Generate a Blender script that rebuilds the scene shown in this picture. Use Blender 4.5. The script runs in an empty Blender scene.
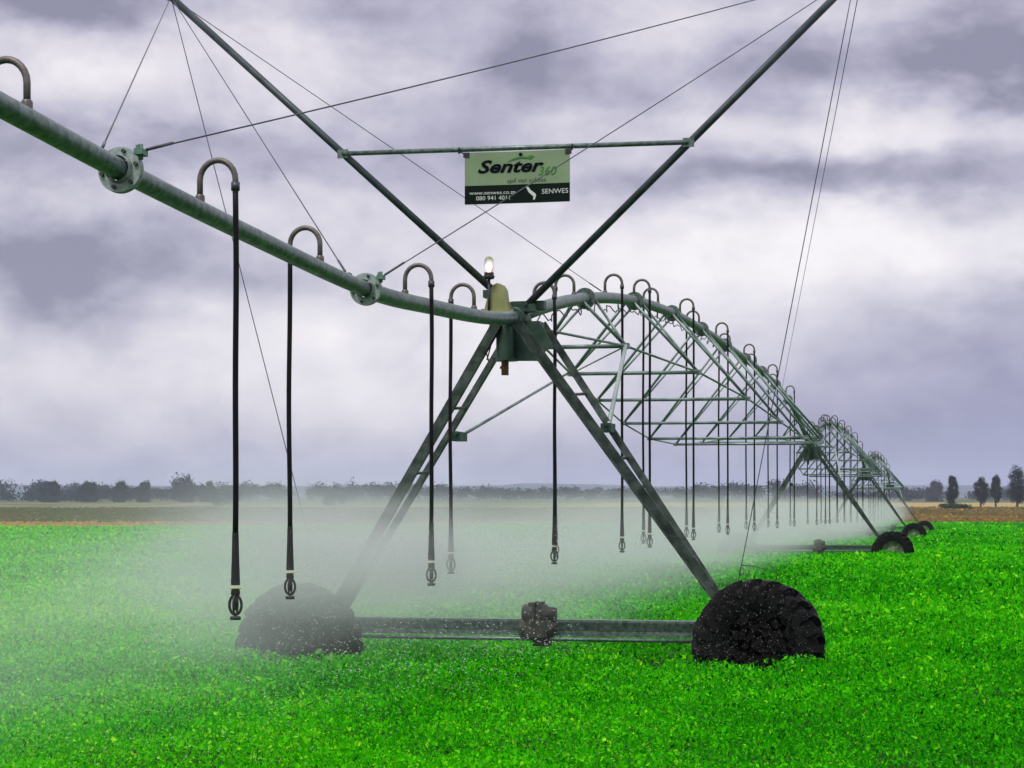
import bpy, math, random
import numpy as np
from mathutils import Vector, Matrix, Quaternion

random.seed(7)
RNG = np.random.default_rng(11)
S = bpy.context.scene
COL = S.collection
R = math.radians

# ------------------------------------------------------------------ frame of the place
F = 2000.0                      # focal length in pixels of a 1024 wide picture
CAM = Vector((0, 0, 2.05))
HY = 495.0                      # picture row of the horizon
D = Vector((8.25, 37.6, 0))     # one span, tower to tower
LS = D.length
PD = D.normalized()             # along the pipeline
BD = Vector((PD.y, -PD.x, 0))   # across the pipeline (direction of travel)
T0 = Vector((0.05, 18.52, 0))
UP = Vector((0, 0, 1))


def sstep(a, b, x):
    t = np.clip((np.asarray(x, float) - a) / (b - a), 0, 1)
    return t * t * (3 - 2 * t)


def ground_z(x, y):
    y = np.asarray(y, float)
    q = np.clip(y - 39, -60, 220) * 0.25
    dip = -0.01 * np.log1p(np.exp(np.clip(q, -30, 60))) / 0.25
    return np.maximum(dip, -1.32) + 0 * np.asarray(x, float)


def tower_at(k):
    p = T0 + D * k
    p.z = float(ground_z(p.x, p.y))
    return p


def rayP(px, py, s=0.0, k=0):
    """the point seen at a picture position in the upright plane that stands s metres along the pipeline from tower k"""
    T = tower_at(k)
    d = Vector(((px - 512) / F, 1.0, (HY - py) / F))
    h = (s + T.x * PD.x + T.y * PD.y) / (d.x * PD.x + d.y * PD.y)
    return CAM + d * h


def t_of_px(px):
    a = (px - 512) / F
    return (a * T0.y - T0.x) / (D.x - a * D.y)


# ------------------------------------------------------------------ helpers
def obj(name, mesh, mat=None, parent=None, loc=None):
    o = bpy.data.objects.new(name, mesh)
    COL.objects.link(o)
    if mat is not None and mesh is not None and not mesh.materials:
        mesh.materials.append(mat)
    if parent is not None:
        o.parent = parent
    if loc is not None:
        o.location = loc
    return o


def tag(o, label=None, cat=None, group=None, kind=None):
    if label: o['label'] = label
    if cat: o['category'] = cat
    if group: o['group'] = group
    if kind: o['kind'] = kind
    return o


def thing(name, label, cat, loc, group=None):
    o = bpy.data.objects.new(name, None)
    o.empty_display_size = 0.2
    COL.objects.link(o)
    o.location = loc
    return tag(o, label, cat, group)


def children(o):
    return [c for c in bpy.data.objects if c.parent == o]


def copy_tree(o, parent=None):
    c = o.copy()
    COL.objects.link(c)
    c.parent = parent
    for ch in children(o):
        copy_tree(ch, c)
    return c


class MB:
    def __init__(self, org=(0, 0, 0)):
        self.v = []; self.f = []; self.sm = []; self.org = Vector(org)

    def add(self, pts, faces, smooth=False):
        n = len(self.v)
        self.v += [tuple(Vector(p) - self.org) for p in pts]
        self.f += [tuple(i + n for i in q) for q in faces]
        self.sm += [smooth] * len(faces)

    def tube(self, path, r, n=10, caps=True):
        path = [Vector(p) for p in path]
        rs = r if isinstance(r, (list, tuple)) else [r] * len(path)
        pts = []; faces = []
        prev = None
        for i, p in enumerate(path):
            a = path[max(i - 1, 0)]; b = path[min(i + 1, len(path) - 1)]
            t = (b - a).normalized()
            if prev is None:
                h = UP if abs(t.z) < 0.9 else Vector((1, 0, 0))
                u = (h - t * h.dot(t)).normalized()
            else:
                u = (prev - t * prev.dot(t)).normalized()
            prev = u
            w = t.cross(u)
            for j in range(n):
                an = 2 * math.pi * j / n
                pts.append(p + (u * math.cos(an) + w * math.sin(an)) * rs[i])
        for i in range(len(path) - 1):
            for j in range(n):
                k = (j + 1) % n
                faces.append((i * n + j, i * n + k, (i + 1) * n + k, (i + 1) * n + j))
        self.add(pts, faces, True)
        if caps:
            m = len(path) - 1
            base = len(self.v) - len(pts)
            self.f.append(tuple(base + j for j in reversed(range(n)))); self.sm.append(False)
            self.f.append(tuple(base + m * n + j for j in range(n))); self.sm.append(False)
        return self

    def box(self, c, ex, ey, ez):
        c = Vector(c)
        pts = [c + ex * i + ey * j + ez * k for k in (-1, 1) for j in (-1, 1) for i in (-1, 1)]
        self.add(pts, [(0, 2, 3, 1), (4, 5, 7, 6), (0, 1, 5, 4), (2, 6, 7, 3), (0, 4, 6, 2), (1, 3, 7, 5)])
        return self

    def profile(self, a, b, prof, hint=UP):
        """sweep a closed 2-D profile from a to b; hint is the profile's second axis"""
        a = Vector(a); b = Vector(b)
        t = (b - a).normalized()
        y = (hint - t * hint.dot(t)).normalized(); x = y.cross(t)
        n = len(prof)
        pts = [q + x * u + y * v for q in (a, b) for u, v in prof]
        fs = [(i, (i + 1) % n, n + (i + 1) % n, n + i) for i in range(n)]
        fs += [tuple(reversed(range(n))), tuple(range(n, 2 * n))]
        self.add(pts, fs)
        return self

    def prism(self, poly, off):
        n = len(poly)
        poly = [Vector(p) for p in poly]
        pts = [p - off for p in poly] + [p + off for p in poly]
        fs = [(i, (i + 1) % n, n + (i + 1) % n, n + i) for i in range(n)]
        fs += [tuple(reversed(range(n))), tuple(range(n, 2 * n))]
        self.add(pts, fs)
        return self

    def lathe(self, c, ax, prof, n=32, closed=False):
        c = Vector(c); ax = Vector(ax).normalized()
        h = UP if abs(ax.z) < 0.9 else Vector((1, 0, 0))
        u = (h - ax * h.dot(ax)).normalized(); w = ax.cross(u)
        pts = [c + ax * z + (u * math.cos(2 * math.pi * j / n) + w * math.sin(2 * math.pi * j / n)) * r
               for z, r in prof for j in range(n)]
        m = len(prof)
        fs = []
        for i in range(m if closed else m - 1):
            i2 = (i + 1) % m
            for j in range(n):
                k = (j + 1) % n
                fs.append((i * n + j, i * n + k, i2 * n + k, i2 * n + j))
        self.add(pts, fs, True)
        return self

    def mesh(self, name):
        me = bpy.data.meshes.new(name)
        me.from_pydata(self.v, [], self.f)
        me.polygons.foreach_set('use_smooth', self.sm)
        me.update()
        return me

    def build(self, name, mat, parent=None, loc=None):
        return obj(name, self.mesh(name), mat, parent, loc)


ANG = lambda w, t: [(0, 0), (w, 0), (w, t), (t, t), (t, w), (0, w)]


def sharp(o, deg=35):
    me = o.data
    try:
        me.set_sharp_from_angle(angle=R(deg))
    except Exception:
        pass
    return o


# ------------------------------------------------------------------ materials
def nodes(m):
    m.use_nodes = True
    nt = m.node_tree
    return nt, nt.nodes, nt.links


def mat(name, c1, c2=None, rough=0.6, metal=0.0, scale=8.0, rough2=None, bump=0.0, bscale=60.0, spec=0.5, detail=6.0, lo=0.35, hi=0.65,
        dirt=None, dscale=3.0, damt=0.5):
    m = bpy.data.materials.new(name)
    nt, N, L = nodes(m)
    b = N['Principled BSDF']
    b.inputs['Metallic'].default_value = metal
    b.inputs['Roughness'].default_value = rough
    b.inputs['Specular IOR Level'].default_value = spec
    c2 = c2 or c1
    tc = N.new('ShaderNodeTexCoord')
    no = N.new('ShaderNodeTexNoise'); no.inputs['Scale'].default_value = scale; no.inputs['Detail'].default_value = detail
    L.new(tc.outputs['Object'], no.inputs['Vector'])
    rp = N.new('ShaderNodeValToRGB')
    rp.color_ramp.elements[0].position = lo; rp.color_ramp.elements[1].position = hi
    rp.color_ramp.elements[0].color = (*c1, 1); rp.color_ramp.elements[1].color = (*c2, 1)
    L.new(no.outputs['Fac'], rp.inputs['Fac'])
    out = rp.outputs['Color']
    if dirt:
        n3 = N.new('ShaderNodeTexNoise'); n3.inputs['Scale'].default_value = dscale; n3.inputs['Detail'].default_value = 8
        n3.inputs['Roughness'].default_value = 0.7
        L.new(tc.outputs['Object'], n3.inputs['Vector'])
        mr = N.new('ShaderNodeMapRange'); mr.inputs[1].default_value = 0.5; mr.inputs[2].default_value = 0.72
        mr.inputs[4].default_value = damt
        L.new(n3.outputs['Fac'], mr.inputs[0])
        mx = N.new('ShaderNodeMix'); mx.data_type = 'RGBA'
        L.new(mr.outputs[0], mx.inputs[0]); L.new(out, mx.inputs[6]); mx.inputs[7].default_value = (*dirt, 1)
        out = mx.outputs[2]
        mx2 = N.new('ShaderNodeMath'); mx2.operation = 'MULTIPLY_ADD'
        L.new(mr.outputs[0], mx2.inputs[0]); mx2.inputs[1].default_value = 0.3; mx2.inputs[2].default_value = rough
        L.new(mx2.outputs[0], b.inputs['Roughness'])
    L.new(out, b.inputs['Base Color'])
    if bump:
        n2 = N.new('ShaderNodeTexNoise'); n2.inputs['Scale'].default_value = bscale; n2.inputs['Detail'].default_value = 1.7
        L.new(tc.outputs['Object'], n2.inputs['Vector'])
        bp = N.new('ShaderNodeBump'); bp.inputs['Strength'].default_value = bump; bp.inputs['Distance'].default_value = 0.01
        L.new(n2.outputs['Fac'], bp.inputs['Height']); L.new(bp.outputs[0], b.inputs['Normal'])
    return m


M_PIPE = mat('galvanised pipe', (.07, .11, .095), (.19, .25, .23), rough=.42, metal=.6, scale=26, dirt=(.13, .14, .10), dscale=4, damt=.6)
M_STEEL = mat('galvanised steel', (.022, .036, .028), (.075, .10, .085), rough=.5, metal=.45, scale=9, dirt=(.15, .17, .15), dscale=9, damt=.45)
M_ROD = mat('truss rod', (.10, .155, .13), (.24, .31, .28), rough=.45, metal=.6, scale=5)
M_FLANGE = mat('flange plate', (.26, .34, .30), (.36, .44, .39), rough=.55, metal=.4, scale=30, dirt=(.12, .17, .12), dscale=25, damt=.7)
M_BOLT = mat('dark bolt', (.03, .04, .035), (.08, .09, .08), rough=.5, metal=.6)
M_BRACKET = mat('green bracket', (.07, .16, .11), (.12, .24, .17), rough=.5, metal=.3, scale=30)
M_PLATE = mat('green gusset', (.018, .05, .032), (.045, .095, .066), rough=.5, metal=.45, scale=9, dirt=(.05, .07, .04), dscale=7, damt=.7)
M_MAST = mat('mast tube', (.025, .038, .042), (.055, .075, .08), rough=.5, metal=.4, scale=6)
M_GOOSE = mat('gooseneck tube', (.10, .09, .08), (.17, .155, .135), rough=.45, metal=.5, scale=20)
M_HOSE = mat('black hose', (.0015, .0016, .0018), (.004, .0042, .0045), rough=.5, scale=5, spec=.2)
M_WEIGHT = mat('hose weight', (.003, .003, .0035), (.01, .01, .0105), rough=.6, scale=25)
M_SPRINK = mat('sprinkler plastic', (.004, .005, .006), (.016, .018, .018), rough=.45, scale=30)
M_DEFL = mat('pale sprinkler plate', (.5, .47, .16), (.6, .57, .25), rough=.5)
M_TYRE = mat('wet tyre rubber', (.0016, .0016, .0018), (.006, .006, .006), rough=.7, scale=14, bump=.8, bscale=40, dirt=(.018, .015, .012), dscale=12, damt=.6, spec=.2)
M_MUDRIM = mat('muddy rim', (.002, .002, .002), (.008, .007, .006), spec=.15, rough=.8, scale=12, bump=1, bscale=25)
M_RIM = mat('galvanised rim', (.10, .16, .07), (.22, .28, .16), rough=.6, metal=.3, scale=8, dirt=(.05, .07, .03), dscale=5)
M_OLIVE = mat('olive cover', (.21, .23, .075), (.30, .31, .12), rough=.55, scale=7, dirt=(.14, .13, .06), dscale=6)
M_MOTOR = mat('motor casing', (.012, .014, .009), (.05, .05, .03), rough=.6, scale=14, dirt=(.03, .025, .015), dscale=10)
M_RUST = mat('rusty stub', (.11, .05, .018), (.20, .10, .035), rough=.8, scale=30)
M_WIRE = mat('steel wire', (.055, .06, .07), (.09, .095, .11), rough=.45, metal=.6)
M_BLACK = mat('black plastic', (.012, .012, .013), (.02, .02, .022), rough=.5)
M_SIGNT = mat('sign face', (.165, .255, .125), (.215, .31, .165), rough=.5, scale=3)
M_SIGND = mat('sign dark band', (.001, .007, .004), (.002, .010, .006), rough=.8, scale=3, spec=.15)
M_NAVY = mat('navy print', (.001, .002, .006), rough=.8, spec=.1)
M_GREENINK = mat('green print', (.025, .20, .01), rough=.5)
M_WHITEINK = mat('white print', (.60, .64, .58), rough=.5)
M_DARKINK = mat('dark print', (.04, .055, .04), rough=.5)
M_BARK = mat('bark', (.035, .028, .022), (.07, .058, .045), rough=.9, scale=4)


def leaf_mat(name, stops, transl=.35, rough=.7):
    m = bpy.data.materials.new(name)
    nt, N, L = nodes(m)
    b = N['Principled BSDF']
    at = N.new('ShaderNodeAttribute'); at.attribute_name = 'tone'
    rp = N.new('ShaderNodeValToRGB')
    e = rp.color_ramp.elements
    while len(e) < len(stops): e.new(0.5)
    for q, (p, c) in zip(e, stops):
        q.position = p; q.color = (*c, 1)
    L.new(at.outputs['Fac'], rp.inputs['Fac'])
    L.new(rp.outputs[0], b.inputs['Base Color'])
    b.inputs['Roughness'].default_value = rough
    b.inputs['Specular IOR Level'].default_value = .03
    tr = N.new('ShaderNodeBsdfTranslucent')
    L.new(rp.outputs[0], tr.inputs[0])
    mx = N.new('ShaderNodeMixShader'); mx.inputs[0].default_value = transl
    L.new(b.outputs[0], mx.inputs[1]); L.new(tr.outputs[0], mx.inputs[2])
    L.new(mx.outputs[0], N['Material Output'].inputs['Surface'])
    return m


M_CROP = leaf_mat('crop leaves', [(0, (.002, .055, .0005)), (.40, (.018, .36, .0005)), (.76, (.095, .72, .001)), (1, (.36, .84, .02))])
M_DRY = leaf_mat('dry grass', [(0, (.12, .15, .05)), (.5, (.24, .165, .055)), (1, (.52, .36, .08))], .2)
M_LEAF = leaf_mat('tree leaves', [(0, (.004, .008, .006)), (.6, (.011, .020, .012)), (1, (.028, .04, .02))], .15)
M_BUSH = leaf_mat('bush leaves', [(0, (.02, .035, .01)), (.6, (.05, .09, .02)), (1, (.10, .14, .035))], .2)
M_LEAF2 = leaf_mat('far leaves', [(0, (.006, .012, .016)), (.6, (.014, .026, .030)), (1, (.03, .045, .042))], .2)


# ------------------------------------------------------------------ numpy scatter meshes
def vnoise(x, y, seed=0):
    def h(i, j):
        n = (i.astype(np.int64) * 374761393 + j.astype(np.int64) * 668265263 + seed * 1274126177) & 0x7fffffff
        n = ((n ^ (n >> 13)) * 1274126177) & 0x7fffffff
        return ((n ^ (n >> 16)) & 0xffff) / 65535.0
    i = np.floor(x); j = np.floor(y); fx = x - i; fy = y - j
    fx = fx * fx * (3 - 2 * fx); fy = fy * fy * (3 - 2 * fy)
    return (h(i, j) * (1 - fx) + h(i + 1, j) * fx) * (1 - fy) + (h(i, j + 1) * (1 - fx) + h(i + 1, j + 1) * fx) * fy


def unit(a):
    return a / np.maximum(np.linalg.norm(a, axis=1, keepdims=True), 1e-9)


def quads_mesh(name, C, A, B, tone):
    """one rhombic leaf per row: centre C, half axes A (length) and B (width)"""
    n = len(C)
    V = np.empty((n, 4, 3), np.float32)
    V[:, 0] = C - A; V[:, 1] = C + B - A * .1; V[:, 2] = C + A; V[:, 3] = C - B - A * .1
    me = bpy.data.meshes.new(name)
    me.vertices.add(n * 4); me.loops.add(n * 4); me.polygons.add(n)
    me.vertices.foreach_set('co', V.ravel())
    me.loops.foreach_set('vertex_index', np.arange(n * 4, dtype=np.int32))
    me.polygons.foreach_set('loop_start', np.arange(0, n * 4, 4, dtype=np.int32))
    at = me.attributes.new('tone', 'FLOAT', 'FACE')
    at.data.foreach_set('value', np.clip(tone, 0, 1).astype(np.float32))
    me.update(calc_edges=True)
    me.validate()
    return me


def rand_dirs(n, zmul=1.0, zoff=0.0):
    a = RNG.normal(size=(n, 3)); a[:, 2] = a[:, 2] * zmul + zoff
    return unit(a)


# ------------------------------------------------------------------ camera, world, light
cam = bpy.data.cameras.new('camera')
cam.sensor_width = 36; cam.lens = F / 1024 * 36
cam.shift_y = (HY - 384) / 1024
cam.clip_start = .05; cam.clip_end = 20000
co = bpy.data.objects.new('camera', cam); COL.objects.link(co)
co.location = CAM; co.rotation_euler = (R(90), 0, 0)
S.camera = co

SUN_EL, SUN_AZ = R(56), R(-150)         # azimuth measured from +Y towards +X
w = bpy.data.worlds.new('World'); S.world = w; w.use_nodes = True
nt = w.node_tree; N = nt.nodes; L = nt.links
bg = N['Background']; bg.inputs[1].default_value = .1


def math_node(op, a, b=None, c=None, clamp=False):
    n = N.new('ShaderNodeMath'); n.operation = op; n.use_clamp = clamp
    for i, v in enumerate((a, b, c)):
        if v is None: continue
        if isinstance(v, (int, float)): n.inputs[i].default_value = v
        else: L.new(v, n.inputs[i])
    return n.outputs[0]


sky = N.new('ShaderNodeTexSky'); sky.sky_type = 'NISHITA'; sky.sun_disc = False
sky.sun_elevation = SUN_EL; sky.sun_rotation = SUN_AZ
tc = N.new('ShaderNodeTexCoord')
sx = N.new('ShaderNodeSeparateXYZ'); L.new(tc.outputs['Generated'], sx.inputs[0])
az = math_node('ARCTAN2', sx.outputs[0], sx.outputs[1])
el = math_node('ARCSINE', sx.outputs[2])
cb = N.new('ShaderNodeCombineXYZ'); L.new(az, cb.inputs[0]); L.new(el, cb.inputs[1])


def sky_noise(scx, scy, off, detail=6, rough=.55, dist=0.0):
    mp = N.new('ShaderNodeMapping'); mp.inputs['Scale'].default_value = (scx, scy, 1); mp.inputs['Location'].default_value = (off, off * .7, off)
    L.new(cb.outputs[0], mp.inputs[0])
    n = N.new('ShaderNodeTexNoise'); n.inputs['Scale'].default_value = 1; n.inputs['Detail'].default_value = detail
    n.inputs['Roughness'].default_value = rough; n.inputs['Distortion'].default_value = dist
    L.new(mp.outputs[0], n.inputs['Vector'])
    return n.outputs['Fac']


wx = math_node('MULTIPLY', math_node('SUBTRACT', sky_noise(9, 20, 3.1, 4), .5), .13)
wy = math_node('MULTIPLY', math_node('SUBTRACT', sky_noise(11, 24, 8.4, 5), .5), .065)
azw = math_node('ADD', az, wx); elw = math_node('ADD', el, wy)
# cloud masses of that sky, plus two dark blobs painting vignetting into the top corners: (azimuth, elevation, half widths) in 1/2000 rad as degrees of sky, weight
CL = [(90, 8, 150, 26, -.45), (95, 85, 110, 45, .42), (320, 90, 110, 38, .30), (140, 165, 210, 26, -.42), (150, 205, 150, 20, .22), (110, 268, 150, 42, -.62),
      (410, 115, 75, 26, -.28), (575, 80, 75, 40, -.55), (800, 28, 80, 22, .20), (980, 82, 75, 28, -.62), (790, 92, 85, 30, -.34), (860, 145, 170, 26, .40), (820, 192, 160, 20, -.55),
      (830, 255, 230, 38, .46), (280, 365, 260, 55, .26), (560, 225, 100, 60, .18), (560, 350, 130, 60, .12), (1010, 420, 170, 80, -.55), (760, 440, 130, 40, -.22), (250, 470, 360, 30, -.16), (420, 30, 120, 30, -.22), (500, 160, 90, 24, -.18), (-20, -20, 110, 50, -.5), (1050, -20, 120, 60, -.45), (690, 60, 60, 34, .2)]
acc = None
for (px, py, sa, sb, am) in CL:
    u = math_node('MULTIPLY', math_node('SUBTRACT', azw, (px - 512) / F), F / sa)
    v = math_node('MULTIPLY', math_node('SUBTRACT', elw, (HY - py) / F), F / sb)
    r2 = math_node('ADD', math_node('MULTIPLY', u, u), math_node('MULTIPLY', v, v))
    g = math_node('MULTIPLY', math_node('EXPONENT', math_node('MULTIPLY', r2, -.7)), am * .9)
    acc = g if acc is None else math_node('ADD', acc, g)
fb = math_node('MULTIPLY', math_node('SUBTRACT', sky_noise(17, 25, 1.7, 10, .6, .15), .5), 1.05)
fb2 = math_node('MULTIPLY', math_node('SUBTRACT', sky_noise(4, 9, 5.2, 3), .5), .45)
dens = math_node('ADD', math_node('ADD', acc, fb), math_node('ADD', fb2, .49))
rp = N.new('ShaderNodeValToRGB')
E = rp.color_ramp.elements
for p_ in (.33, .62): E.new(p_)
for q, (p_, c) in zip(E, [(0, (.205, .195, .27)), (.33, (.38, .362, .45)), (.62, (.555, .528, .58)), (1, (.75, .715, .73))]):
    q.position = p_; q.color = (*c, 1)
L.new(dens, rp.inputs[0])
# the sky's own colour: bluer low on the right, paler grey low on the left
low = N.new('ShaderNodeMapRange'); L.new(el, low.inputs[0]); low.inputs[1].default_value = .11; low.inputs[2].default_value = 0.0
rgt = N.new('ShaderNodeMapRange'); L.new(az, rgt.inputs[0]); rgt.inputs[1].default_value = -.02; rgt.inputs[2].default_value = .24
fr = math_node('MULTIPLY', low.outputs[0], rgt.outputs[0])
mxc = N.new('ShaderNodeMix'); mxc.data_type = 'RGBA'
L.new(math_node('MULTIPLY', fr, .8), mxc.inputs[0]); L.new(rp.outputs[0], mxc.inputs[6]); mxc.inputs[7].default_value = (.225, .23, .42, 1)
gain = N.new('ShaderNodeMapRange'); L.new(el, gain.inputs[0]); gain.inputs[1].default_value = .26; gain.inputs[2].default_value = 1.2
gain.inputs[3].default_value = 1.0; gain.inputs[4].default_value = 2.3
vs = N.new('ShaderNodeVectorMath'); vs.operation = 'SCALE'
L.new(mxc.outputs[2], vs.inputs[0]); L.new(math_node('MULTIPLY', gain.outputs[0], 10.0), vs.inputs['Scale'])
mxs = N.new('ShaderNodeMix'); mxs.data_type = 'RGBA'; mxs.inputs[0].default_value = .94
L.new(sky.outputs[0], mxs.inputs[6]); L.new(vs.outputs[0], mxs.inputs[7])
L.new(mxs.outputs[2], bg.inputs[0])

sd = bpy.data.lights.new('sun', 'SUN'); sd.energy = 1.3; sd.angle = R(14); sd.color = (1, .96, .9)
so = bpy.data.objects.new('sun', sd); COL.objects.link(so)
sdir = Vector((math.sin(SUN_AZ) * math.cos(SUN_EL), math.cos(SUN_AZ) * math.cos(SUN_EL), math.sin(SUN_EL)))
so.rotation_euler = sdir.to_track_quat('Z', 'Y').to_euler()
so.location = (0, 0, 30)

S.view_settings.view_transform = 'Standard'; S.view_settings.look = 'None'
S.view_settings.exposure = .45; S.view_settings.gamma = 1
cy = S.cycles
cy.use_denoising = True
cy.max_bounces = 6; cy.diffuse_bounces = 3; cy.glossy_bounces = 3; cy.transmission_bounces = 4; cy.volume_bounces = 1; cy.transparent_max_bounces = 8
cy.use_adaptive_sampling = True; cy.adaptive_threshold = .015
cy.volume_step_rate = .6; cy.volume_max_steps = 256
cy.sample_clamp_indirect = 6

# ------------------------------------------------------------------ ground, hills
FIELD_END = 203.0
xs = np.concatenate([np.linspace(-4000, -300, 20), np.linspace(-260, 260, 40), np.linspace(300, 4000, 20)])
ys = np.concatenate([np.linspace(-60, 260, 100), np.linspace(300, 1200, 30), np.linspace(1300, 6500, 16)])
gx, gy = np.meshgrid(xs, ys)
gz = ground_z(gx, gy)
gv = np.stack([gx, gy, gz], -1).reshape(-1, 3)
nx, ny = len(xs), len(ys)
gf = [(j * nx + i, j * nx + i + 1, (j + 1) * nx + i + 1, (j + 1) * nx + i) for j in range(ny - 1) for i in range(nx - 1)]
gme = bpy.data.meshes.new('ground'); gme.from_pydata(gv.tolist(), [], gf); gme.update()
m = bpy.data.materials.new('ground'); nt2, N2, L2 = nodes(m)
b = N2['Principled BSDF']; b.inputs['Roughness'].default_value = .95; b.inputs['Specular IOR Level'].default_value = .1
tc2 = N2.new('ShaderNodeTexCoord'); sp = N2.new('ShaderNodeSeparateXYZ'); L2.new(tc2.outputs['Object'], sp.inputs[0])


def n2(kind, **kw):
    n = N2.new(kind)
    for k_, v_ in kw.items(): setattr(n, k_, v_)
    return n


def gnoise(scale, sxx=1.0, syy=1.0, detail=5):
    mp = n2('ShaderNodeMapping'); mp.inputs['Scale'].default_value = (sxx, syy, 1); L2.new(tc2.outputs['Object'], mp.inputs[0])
    n = n2('ShaderNodeTexNoise'); n.inputs['Scale'].default_value = scale; n.inputs['Detail'].default_value = detail
    L2.new(mp.outputs[0], n.inputs['Vector']); return n.outputs['Fac']


def gmath(op, a, b_=None):
    n = n2('ShaderNodeMath', operation=op)
    for i, v_ in enumerate((a, b_)):
        if v_ is None: continue
        if isinstance(v_, (int, float)): n.inputs[i].default_value = v_
        else: L2.new(v_, n.inputs[i])
    return n.outputs[0]


def gstep(val, a, c):
    n = n2('ShaderNodeMapRange'); L2.new(val, n.inputs[0]); n.inputs[1].default_value = a; n.inputs[2].default_value = c; return n.outputs[0]


def gmix(f, a, c):
    n = n2('ShaderNodeMix', data_type='RGBA')
    for i, v_ in ((0, f), (6, a), (7, c)):
        if isinstance(v_, (tuple, float)): n.inputs[i].default_value = v_ if isinstance(v_, float) else (*v_, 1)
        else: L2.new(v_, n.inputs[i])
    return n.outputs[2]


yw = gmath('ADD', sp.outputs[1], gmath('MULTIPLY', gmath('SUBTRACT', gnoise(.03, 1, .4), .5), 40.0))
patch = gnoise(.05, 1, .35, 7)
brown = gmix(gstep(patch, .42, .6), (.075, .07, .022), (.21, .105, .035))
scrub = gmix(gstep(patch, .38, .62), (.06, .085, .035), (.22, .21, .085))
side = gstep(gmath('ADD', sp.outputs[0], gmath('MULTIPLY', gmath('SUBTRACT', sp.outputs[1], 200.0), -.05)), -12.0, 18.0)
mid = gmix(side, scrub, brown)
yel = gmix(side, scrub, (.34, .26, .09))
far = gmix(gstep(yw, 480.0, 520.0), mid, yel)
far = gmix(gstep(yw, 830.0, 900.0), far, (.06, .085, .035))
edge = gmix(gmath('SUBTRACT', 1.0, side), brown, (.50, .31, .06))
strip = gmath('SUBTRACT', 1.0, gstep(yw, 200.0, 216.0))
far = gmix(strip, far, edge)
soil = gmix(gnoise(2.0), (.012, .035, .006), (.03, .075, .012))
clx = n2('ShaderNodeClamp'); L2.new(gmath('MULTIPLY', sp.outputs[0], 1 / 40), clx.inputs[0]); clx.inputs[1].default_value = -1.0
yedge = gmath('SUBTRACT', sp.outputs[1], gmath('MULTIPLY', clx.outputs[0], 15.0))
colr = gmix(gstep(yedge, 188.0, 190.0), soil, far)
L2.new(colr, b.inputs['Base Color'])
ground = obj('ground', gme, m); tag(ground, 'flat farm ground running from the green crop to the distant tree line', 'ground', kind='structure')
ground.location.z = .08

hb = MB()
hx = np.linspace(-3800, 3800, 150)
for layer, (yy, base, amp, sd_) in enumerate([(4300, 14, 12, 3), (5200, 20, 12, 9)]):
    tops = base + amp * (vnoise(hx / 420.0, hx * 0, sd_) + .35 * vnoise(hx / 120.0, hx * 0, sd_ + 1)) * (1 - .35 * (hx < 0))
    pts = []
    for x, h in zip(hx, tops):
        pts += [(x, yy - 420, -2), (x, yy - 120, h * .8), (x, yy, h), (x, yy + 500, -2)]
    fs = []
    for i in range(len(hx) - 1):
        for j in range(3):
            a = i * 4 + j
            fs.append((a, a + 4, a + 5, a + 1))
    hb.add(pts, fs, True)
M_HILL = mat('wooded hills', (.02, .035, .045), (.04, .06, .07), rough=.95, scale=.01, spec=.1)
hills = hb.build('hills', M_HILL); tag(hills, 'low blue wooded hills along the horizon', 'hills', kind='structure')

# ------------------------------------------------------------------ crop
def crop_points(n, y0, y1, spread):
    Y = y0 * (y1 / y0) ** RNG.random(n)
    X = (RNG.random(n) * 2 - 1) * (Y * .256 * spread + 1.6)
    return X, Y


n = 1600000
X, Y = crop_points(n, 9.3, FIELD_END, 1.32)
FE = 187 + 15 * np.clip(X / 40, -1, 1) + 4 * vnoise(X / 6.0, X * 0, 5)
k_ = Y < FE; X = X[k_]; Y = Y[k_]; n = len(X)
size = np.clip(.00148 * Y, .0175, .22) * np.clip(RNG.lognormal(-.06, .36, n), .45, 2.1)
u_ = (X - T0.x) * BD.x + (Y - T0.y) * BD.y
s_ = (X - T0.x) * PD.x + (Y - T0.y) * PD.y
H = .645 + .13 * (vnoise(X / .42, Y / .5, 1) - .5) + .08 * (vnoise(X / 1.7, Y / 1.7, 2) - .5) - .05 * sstep(40, 55, Y) + .08 * (vnoise(X / 7, Y / 9, 3) - .5) + .10 * (vnoise(X / .2, Y / .2, 4) - .5)
ds = np.abs(s_ + .25 - np.round(s_ / LS) * LS)
trk_shade = (1 - sstep(.2, .5, ds)) * (1 - sstep(.9, 1.5, u_)) * sstep(-1.5, -.9, u_) * (s_ > -3)
H = H - .40 * trk_shade
depth = RNG.exponential(1, n)
Z = ground_z(X, Y) + H - np.minimum(depth * .09, .36) + RNG.normal(0, .012, n)
C = np.stack([X, Y, Z], 1)
nor = rand_dirs(n, 1.0, .8)
ax = np.cross(nor, RNG.normal(size=(n, 3)))
up_ = RNG.random(n) < .3
ax[up_] += np.array([0, 0, 2.2])
ax = unit(ax)
nor = unit(nor - ax * (nor * ax).sum(1, keepdims=True))
bx_ = np.cross(nor, ax)
tone = .50 - .12 * trk_shade + .26 * (vnoise(X / .7, Y / .8, 8) - .5) + .22 * (vnoise(X / 6, Y / 8, 9) - .5) + RNG.normal(0, .185, n) + .17 * (1 - sstep(-5, 3.5, X)) - .06 * sstep(1.5, 5, X) * (Y < 40)  # wheel track leaves also darkened, contact shadow under the beam painted in
tone = tone + (RNG.random(n) < .012) * .4
crop = obj('crop', quads_mesh('crop', C, ax * (size * .62)[:, None], bx_ * (size * .36)[:, None], tone), M_CROP)
tag(crop, 'dense bright green leafy crop covering the whole field', 'crop', kind='stuff')

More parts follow.
